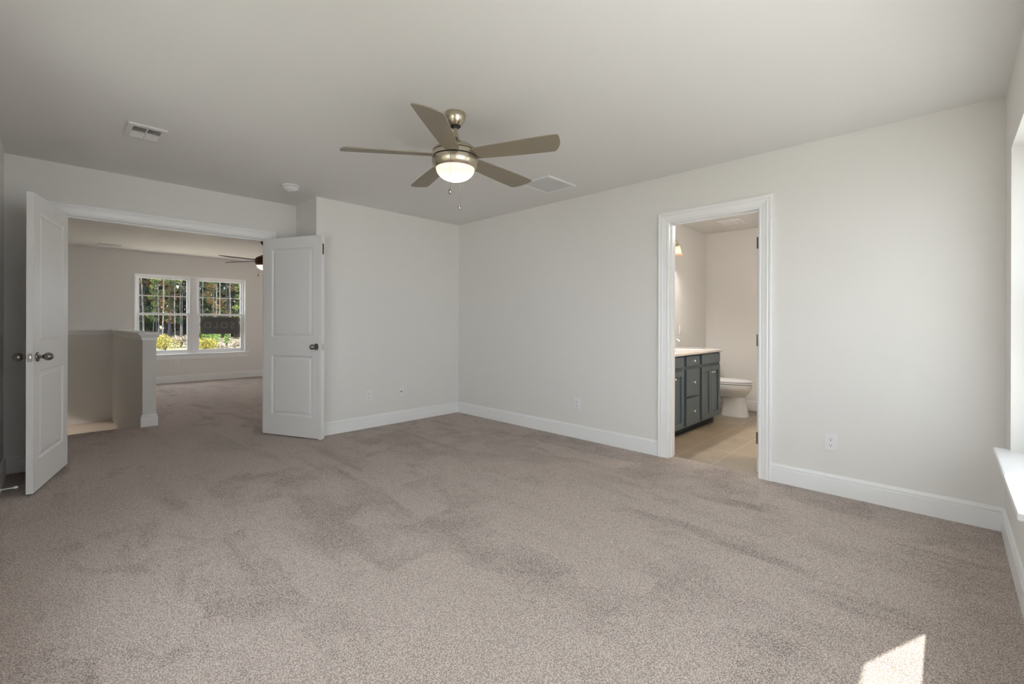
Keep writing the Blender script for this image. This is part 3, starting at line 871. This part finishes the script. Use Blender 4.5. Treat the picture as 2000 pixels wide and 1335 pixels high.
G = 0.003
for x0, x1 in ((0.235, 0.780), (1.247, 1.790)):
    front('false_front', x0, x1, 0.716, 0.820, t)
    xmid = (x0 + x1) / 2
    for (a, c, kx) in ((x0, xmid - 0.0015, xmid - 0.033), (xmid + 0.0015, x1, xmid + 0.033)):
        d = front('cabinet_door', a, c, 0.100, 0.684, t, True)
        cab_knob(kx + (0.004 if kx < xmid else -0.004), 0.612, d)
for z0, z1 in ((0.716, 0.820), (0.405, 0.684), (0.100, 0.384)):
    d = front('drawer', 0.845, 1.180, z0, z1, t)
    cab_knob(1.005, (z0 + z1) / 2, d)
t = thing('countertop', 'white marble vanity top with low backsplash on the slate blue vanity', 'countertop', (0, 0, 0))
b = MB(); b.box(0.118, 1.818, -2.688, BYL - 0.001, VT + 0.0005, 0.866, 0.008, seg=3); b.build('top_slab', MARBLE, t)
b = MB(); b.box(0.118, 1.818, BYL - 0.020, BYL - 0.001, 0.866, 0.955, 0.004); b.build('backsplash', MARBLE, t)
b = MB(); b.lathe([(0.205, 0.0), (0.200, 0.006), (0.190, 0.008), (0.175, 0.003)], 40, Matrix.Translation((1.515, -2.40, 0.8655)) @ Matrix.Diagonal((1.15, 0.9, 1, 1)), cap=False)
b.build('basin_rim', MARBLE, t, smooth=40)
t = thing('faucet', 'chrome faucet at the back of the vanity top', 'faucet', (1.50, -2.185, 0.866))
b = MB(); b.lathe([(0.028, 0), (0.028, 0.006), (0.022, 0.012), (0.020, 0.09), (0.022, 0.10), (0.018, 0.112), (0, 0.114)], 24, cap=False); b.build('faucet_body', CHROME, t, smooth=40)
b = MB(); b.tube([(0, 0, 0.075), (0, -0.04, 0.105), (0, -0.09, 0.105), (0, -0.125, 0.085)], [0.014, 0.012, 0.011, 0.011], 14); b.build('spout', CHROME, t, smooth=50)
b = MB(); b.tube([(0, 0, 0.108), (0.01, -0.01, 0.135), (0.045, -0.05, 0.16), (0.055, -0.06, 0.162)], [0.013, 0.011, 0.009, 0.006], 12); b.build('lever_handle', CHROME, t, smooth=50)
t = thing('vanity_light', 'brushed nickel vanity light with bell glass shades above the vanity', 'wall lamp', (0, 0, 0))
b = MB(); b.box(0.45, 1.56, BYL - 0.03, BYL, 2.06, 2.14, 0.01); b.build('back_bar', NICKEL, t)
for x in (0.52, 1.02, 1.517):
    b = MB(); b.tube([(x, BYL - 0.03, 2.115), (x, BYL - 0.08, 2.165), (x, BYL - 0.125, 2.170), (x, BYL - 0.155, 2.150), (x, BYL - 0.16, 2.115)], 0.006, 10)
    ar = b.build('lamp_arm', NICKEL, t, smooth=50)
    b = MB(); b.lathe([(0.010, 0.035), (0.017, 0.030), (0.021, 0.010), (0.029, 0.002), (0.029, -0.008), (0, -0.008)], 24, Matrix.Translation((x, BYL - 0.16, 2.092))); b.build('socket_cup', NICKEL, ar, smooth=40)
    b = MB(); b.lathe([(0.027, 0.0), (0.034, -0.015), (0.038, -0.045), (0.043, -0.075), (0.055, -0.098), (0.067, -0.110), (0.0655, -0.111), (0.053, -0.097), (0.041, -0.074), (0.036, -0.045), (0.032, -0.016), (0.025, -0.002)], 32, Matrix.Translation((x, BYL - 0.16, 2.084)), cap=False)
    b.build('glass_shade', BELL, ar, smooth=60)
    lamp('vanity_bulb', 'POINT', (x, BYL - 0.16, 2.02), 11.0, (1.0, 0.94, 0.86), 0.02)
lamp('bathroom_fill_light', 'POINT', (1.25, -3.55, 2.25), 6.5, (1.0, 0.95, 0.88), 0.12)  # unseen lamp added to brighten the bathroom, no fixture built
lamp('bathroom_warm_spot', 'SPOT', (1.35, -3.95, 2.42), 34, (1.0, 0.66, 0.38), 0.06, (-0.30, 0.18, -1), R(75))  # unseen spot added for the warm light on the tiles

# toilet facing -y, back to the vanity wall
TX = 2.36
t = thing('toilet', 'white toilet with closed lid beside the vanity', 'toilet', (TX, BYL, 0))


def oval(z, cy, hx, hf, hb, n=40, sq=1.0):
    """ring at height z: centre y = cy, half width hx, front reach hf (towards -y), back reach hb"""
    out = []
    for i in range(n):
        a = 2 * PI * i / n
        c, s = math.cos(a), math.sin(a)
        if sq != 1.0:
            c = math.copysign(abs(c) ** sq, c); s = math.copysign(abs(s) ** sq, s)
        out.append((hx * c, cy + (hb * s if s > 0 else hf * s), z))
    return out


def loft(rings, name, m, parent, smooth=50, cap=True):
    b = MB(); rs = [[b.bm.verts.new(p) for p in rg] for rg in rings]
    n = len(rs[0])
    for a, c in zip(rs[:-1], rs[1:]):
        for i in range(n):
            j = (i + 1) % n
            b.bm.faces.new((a[i], a[j], c[j], c[i]))
    if cap:
        b.bm.faces.new(rs[0]); b.bm.faces.new(rs[-1])
    return b.build(name, m, parent, smooth=smooth)


loft([oval(-0.004, -0.538, 0.118, 0.158, 0.15, sq=0.6), oval(0.02, -0.538, 0.116, 0.156, 0.15, sq=0.6), oval(0.03, -0.538, 0.110, 0.150, 0.145, sq=0.6), oval(0.14, -0.538, 0.100, 0.138, 0.14, sq=0.62),
      oval(0.225, -0.536, 0.092, 0.126, 0.14, sq=0.65), oval(0.245, -0.534, 0.090, 0.122, 0.14, sq=0.7)], 'pedestal', PORCELAIN, t)
loft([oval(0.225, -0.42, 0.098, 0.205, 0.26), oval(0.250, -0.43, 0.125, 0.235, 0.24), oval(0.290, -0.44, 0.158, 0.265, 0.22), oval(0.335, -0.45, 0.178, 0.280, 0.22), oval(0.350, -0.45, 0.180, 0.284, 0.22),
      oval(0.385, -0.45, 0.184, 0.290, 0.23), oval(0.396, -0.45, 0.182, 0.288, 0.23), oval(0.400, -0.45, 0.176, 0.282, 0.225)], 'bowl', PORCELAIN, t)
loft([oval(0.4000, -0.45, 0.170, 0.278, 0.20), oval(0.4045, -0.45, 0.170, 0.278, 0.20)], 'seat_gap', BLACK, t)
loft([oval(0.4045, -0.45, 0.182, 0.290, 0.21), oval(0.407, -0.45, 0.186, 0.294, 0.21), oval(0.420, -0.45, 0.187, 0.295, 0.21), oval(0.423, -0.45, 0.184, 0.292, 0.21)], 'seat', PLASTIC, t)
loft([oval(0.423, -0.45, 0.174, 0.282, 0.20), oval(0.427, -0.45, 0.174, 0.282, 0.20)], 'lid_gap', BLACK, t)
loft([oval(0.427, -0.45, 0.184, 0.292, 0.22), oval(0.430, -0.45, 0.188, 0.296, 0.22), oval(0.440, -0.45, 0.187, 0.294, 0.22), oval(0.449, -0.45, 0.165, 0.265, 0.20), oval(0.452, -0.45, 0.09, 0.20, 0.15)], 'lid', PLASTIC, t)
b = MB(); b.box(-0.21, 0.21, -0.215, -0.012, 0.39, 0.715, 0.025, seg=4); b.build('tank', PORCELAIN, t, smooth=50)
b = MB(); b.box(-0.22, 0.22, -0.225, -0.008, 0.716, 0.752, 0.012, seg=3); b.build('tank_lid', PORCELAIN, t, smooth=50)
b = MB(); b.box(-0.10, 0.10, -0.30, -0.02, 0.20, 0.392, 0.03, seg=3); b.build('tank_shelf', PORCELAIN, t, smooth=50)
b = MB(); b.tube([(-0.13, -0.222, 0.66), (-0.13, -0.24, 0.66), (-0.17, -0.245, 0.655), (-0.20, -0.245, 0.65)], 0.007, 10); b.build('flush_lever', CHROME, t, smooth=50)
b = MB(); b.tube([(0, -0.46, 0.20), (0, -0.34, 0.155), (0, -0.24, 0.165), (0, -0.15, 0.15), (0, -0.13, 0.05), (0, -0.13, 0.0)], [0.055, 0.055, 0.055, 0.055, 0.058, 0.07], 16); b.build('trapway', PORCELAIN, t, smooth=50)

# ------------------------------------------------------------------ sign in the far window
xs0, xs1, zs0, zs1, ys = -1.615, -0.935, 0.925, 1.27, FY + 0.118
t = thing('window_sign', 'dark sold sign hanging in the right half of the far window, seen from behind', 'sign', (0, 0, 0))
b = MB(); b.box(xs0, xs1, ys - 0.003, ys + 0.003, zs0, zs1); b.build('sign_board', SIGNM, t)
for k in (0.0,):
    cu = bpy.data.curves.new('lettering', 'FONT'); cu.body = 'SOLD'; cu.size = 0.18; cu.offset = 0.006; cu.align_x = 'CENTER'; cu.align_y = 'CENTER'; cu.extrude = 0.0006; cu.space_character = 1.35
    tmp = bpy.data.objects.new('tmp', cu); COL.objects.link(tmp)
    dg = bpy.context.evaluated_depsgraph_get(); me = bpy.data.meshes.new_from_object(tmp.evaluated_get(dg))
    bpy.data.objects.remove(tmp)
    me.name = 'lettering'; me.materials.clear(); me.materials.append(SIGNL)
    o = bpy.data.objects.new('lettering', me); COL.objects.link(o); o.parent = t
    # face out of doors: mirrored when read from the room
    o.matrix_local = Matrix.Translation(((xs0 + xs1) / 2 - 0.01, ys - 0.0036, (zs0 + zs1) / 2)) @ Matrix(((-1, 0, 0, 0), (0, 0, -1, 0), (0, 1, 0, 0), (0, 0, 0, 1)))
    describe(o, 'faint mirrored letters SOLD')

# spot without a fixture, added in the stairwell to light the landing
lamp('landing_fill_spot', 'SPOT', (-3.62, 4.66, 0.30), 4.2, (1.0, 0.90, 0.78), 0.03, (0.0, 0.0, -1), R(84)).data.spot_blend = 0.12

# ------------------------------------------------------------------ outdoors
GZ = -2.9


def beyond(px, depth):
    """a spot on the ground plan seen at picture column px, depth metres ahead"""
    p = CAM + FW * depth + RT * ((px - 1000) / FPX * depth)
    return p.x, p.y


b = MB()
gx = [(-120, -0.0), (0, 0)]
bm = b.bm
rows = [(-60, GZ), (6.5, GZ), (27, GZ), (31, -2.0), (40, -1.25), (48, -0.9), (57, -0.65), (80, 0.6), (120, 4)]
prev = None
rows[0] = (-5.6, GZ)
for yv, zv in rows:
    cur = [bm.verts.new((x, yv, zv)) for x in (-90, -45, -20, 0, 20, 60)]
    if prev:
        for i in range(5):
            bm.faces.new((prev[i], prev[i + 1], cur[i + 1], cur[i]))
    prev = cur
b2 = MB(); b2.box(-60, 60, 6.4, 27, GZ - 0.1, GZ + 0.04)
yd = b2.build('bounce_yard', noise_mat('pale_bounce_soil', [(0.35, (0.36, 0.31, 0.24)), (0.65, (0.46, 0.41, 0.33))], 0.9, 0.9)); tag(yd, 'unseen pale soil added behind the house to bounce light into the far room', 'bounce_yard', kind='structure')  # pale surface added out of view to bounce light to the far ceiling
g = b.build('ground', GRASS); tag(g, 'rough sunlit meadow between the house and the woods', 'ground', kind='structure')


b = MB(); b.box(-60, 60, -60, -5.6, GZ - 0.2, GZ)
g = b.build('bounce_ground', noise_mat('pale_bounce_ground', [(0.35, (0.44, 0.43, 0.41)), (0.65, (0.52, 0.51, 0.49))], 0.6, 0.9)); tag(g, 'unseen pale slab added below the bedroom windows to bounce light onto the ceiling', 'bounce_ground', kind='structure')  # unseen pale surface added to throw sunlight up to the bedroom ceiling


def ground_z(y):
    for (y0, z0), (y1, z1) in zip(rows[:-1], rows[1:]):
        if y0 <= y <= y1:
            return z0 + (z1 - z0) * (y - y0) / (y1 - y0)
    return GZ


def leaves(name, m, parent, blobs, size, seed):
    """leaf cards scattered through ellipsoid blobs [(cx, cy, cz, rx, ry, rz, n)]"""
    rg = np.random.default_rng(seed)
    V, F = [], []
    for cx, cy, cz, rx, ry, rz, n in blobs:
        d = rg.normal(size=(n, 3)); d /= np.linalg.norm(d, axis=1)[:, None]
        r_ = rg.uniform(0.35, 1.0, n) ** 0.6
        c = d * r_[:, None] * np.array([rx, ry, rz]) + np.array([cx, cy, cz])
        u = rg.normal(size=(n, 3)); u /= np.linalg.norm(u, axis=1)[:, None]
        v = np.cross(u, rg.normal(size=(n, 3))); v /= np.linalg.norm(v, axis=1)[:, None]
        s = size * rg.uniform(0.5, 1.2, n)[:, None]
        base_ = len(V)
        q = np.stack([c - u * s, c + v * s * 0.33, c + u * s, c - v * s * 0.33], 1).reshape(-1, 3)
        V.extend(q.tolist())
        F.extend([[base_ + 4 * i, base_ + 4 * i + 1, base_ + 4 * i + 2, base_ + 4 * i + 3] for i in range(n)])
    me = bpy.data.meshes.new(name); me.from_pydata(V, [], F); me.materials.append(m); me.update()
    o = bpy.data.objects.new(name, me); COL.objects.link(o); o.parent = parent
    return o


def tree(px, depth, label, leaf, r0, height, lean=0.0, crown=(0.3, 1.0), nb=9, dens=90, spread=1.5, bark=None, seed=0, group=None, size=0.11, tall=0.55):
    x, y = beyond(px, depth); z = ground_z(y) - 0.1
    t = thing('tree', label, 'tree', (x, y, z), 0.0, group)
    rg = random.Random(seed)
    b = MB(); pts, rads = [], []
    for i in range(9):
        f = i / 8
        pts.append((lean * height * f + rg.uniform(-0.05, 0.05), rg.uniform(-0.05, 0.05), height * f)); rads.append(r0 * (1 - 0.75 * f))
    b.tube(pts, rads, 9); b.build('trunk', bark or BARK, t, smooth=60)
    blobs = []
    for i in range(nb):
        f = crown[0] + (crown[1] - crown[0]) * (i + rg.random()) / nb
        a = rg.uniform(0, 2 * PI); rr = spread * rg.uniform(0.3, 1.0) * (1.15 - 0.5 * f)
        s = spread * rg.uniform(0.45, 0.75)
        blobs.append((lean * height * f + rr * math.cos(a), rr * math.sin(a), height * f, s, s, s * tall, dens))
    leaves('foliage', LEAFS[leaf], t, blobs, size, seed)
    return t


GT = 'pines at the edge of the woods'
# trunks that stand out against the wood: (column, depth, radius, lean, leaf, label)
front_trees = [
    (281, 46, 0.11, -0.035, 'autumn', 'pale leaning pine seen in the left panes of the far window'),
    (309, 47, 0.07, 0.0, 'light', 'second pale trunk from the left beyond the far window'),
    (318, 45, 0.09, 0.012, 'light', 'light-crowned pine behind the middle muntin of the left window half'),
    (341, 46, 0.08, 0.0, 'pine', 'slender pine right of the left half muntin'),
    (352, 49, 0.09, 0.0, 'light', 'light pine just left of the window mullion'),
    (396, 47, 0.06, 0.0, 'pine', 'thin pale trunk nearest the mullion in the right window half'),
    (421, 45, 0.08, 0.008, 'pine', 'pale trunk left of the right half muntin, above the sign'),
    (449, 46, 0.08, 0.004, 'pine', 'pale thick trunk right of the right half muntin'),
    (474, 44, 0.12, -0.004, 'pine', 'thick trunk at the right edge of the far window'),
]
for i, (px, dp, r0, ln, lf, lb) in enumerate(front_trees):
    tree(px, dp, lb, lf, r0 * 0.75, 15, ln, (0.40, 1.0), 13, 170, 0.85, seed=100 + i)
rg = random.Random(5)
k = 0
for dp, off in ((49.5, 0.0), (52.5, 0.5)):
    for i in range(11):
        px = 212 + (i + off) * 2.0 / dp * FPX * 0.82 + rg.uniform(-3, 3)
        tree(px, dp + rg.uniform(-0.4, 0.4), 'slim dark pine among the woods beyond the far window', ('pine', 'autumn', 'dark', 'light', 'autumn', 'dark')[k % 6], rg.uniform(0.05, 0.085), rg.uniform(13, 17), rg.uniform(-0.006, 0.006),
             (0.14, 1.0), 22, 120, 0.78, bark=BARK if k % 5 == 1 else BARKD, seed=200 + k, group=GT, tall=0.8)
        k += 1
k = 0
for dp, off in ((56.0, 0.0), (59.0, 0.5), (62.0, 0.25)):
    for i in range(9):
        px = 195 + (i + off) * 2.75 / dp * FPX + rg.uniform(-3, 3)
        tree(px, dp + rg.uniform(-0.3, 0.3), 'dense dark tree deep in the woods beyond the far window', ('dark', 'pine', 'dark', 'autumn')[k % 4], 0.14, rg.uniform(17, 20), 0.0,
             (0.03, 1.0), 50, 230, 1.15, bark=BARKD, seed=300 + k, group='dense trees deep in the woods', size=0.20, tall=0.85)
        k += 1


def shrub(px, depth, label, leaf, wx, hz, n, seed, group=None, size=0.11):
    x, y = beyond(px, depth); z = ground_z(y)
    t = thing('shrub', label, 'shrub', (x, y, z), 0.0, group)
    rg = random.Random(seed)
    b = MB()
    for k in range(5):
        a = rg.uniform(0, 2 * PI)
        b.tube([(0, 0, -0.05), (wx * 0.4 * math.cos(a), wx * 0.4 * math.sin(a), hz * 0.8)], [0.03, 0.01], 6)
    b.build('stem', BARKD, t)
    bl = [(rg.uniform(-wx, wx) * 0.6, rg.uniform(-wx, wx) * 0.5, hz * rg.uniform(0.4, 0.72), wx * 0.5, wx * 0.5, hz * 0.38, n // 7) for _ in range(7)]
    leaves('foliage', LEAFS[leaf], t, bl, size, seed)


shrub(322, 36, 'yellow shrub beyond the far window, beside the half wall post', 'yellow', 1.1, 1.5, 2600, 1, size=0.07)
shrub(352, 40, 'dry tan brush between the yellow shrubs', 'brush', 1.0, 1.0, 600, 2)
shrub(403, 36, 'yellow shrub under the sold sign', 'yellow', 0.9, 1.3, 2400, 3, size=0.07)
shrub(412, 41, 'bright green shrub behind the yellow one under the sign', 'lime', 0.95, 2.3, 2400, 4, size=0.08)
shrub(388, 41, 'small green shrub beside the window mullion', 'lime', 0.45, 1.7, 420, 5)
shrub(443, 41, 'small green sapling right of the bright green shrub', 'lime', 0.35, 1.7, 320, 6)
shrub(442, 38, 'pale dry brush at the lower right of the far window', 'brush', 1.0, 0.75, 600, 7)
shrub(470, 39, 'yellowish low shrub at the right end of the far window', 'brush', 0.8, 0.9, 420, 8)
shrub(300, 39, 'tan brush hidden partly by the half wall cap', 'brush', 0.9, 1.0, 500, 9)
for i in range(11):
    shrub(210 + i * 38, (53.9, 54.4)[i % 2], 'dark bush in the shade under the pines', ('dark', 'litter', 'pine', 'litter')[i % 4], 1.05, 2.6 + (i * 3 % 4) * 0.4, 4200, 400 + i, 'dark bushes under the pines', 0.12)
# low undergrowth carpets the edge of the wood
bl = []
rg = random.Random(9)
for i in range(120):
    x, y = beyond(rg.uniform(215, 540), rg.uniform(42, 50)); bl.append((x, y, ground_z(y) + 0.15, 0.7, 0.5, rg.uniform(0.15, 0.5), 40))
u = leaves('undergrowth', LEAFS['brush'], None, bl, 0.10, 77)
tag(u, 'dry undergrowth along the foot of the woods', 'undergrowth', kind='stuff')
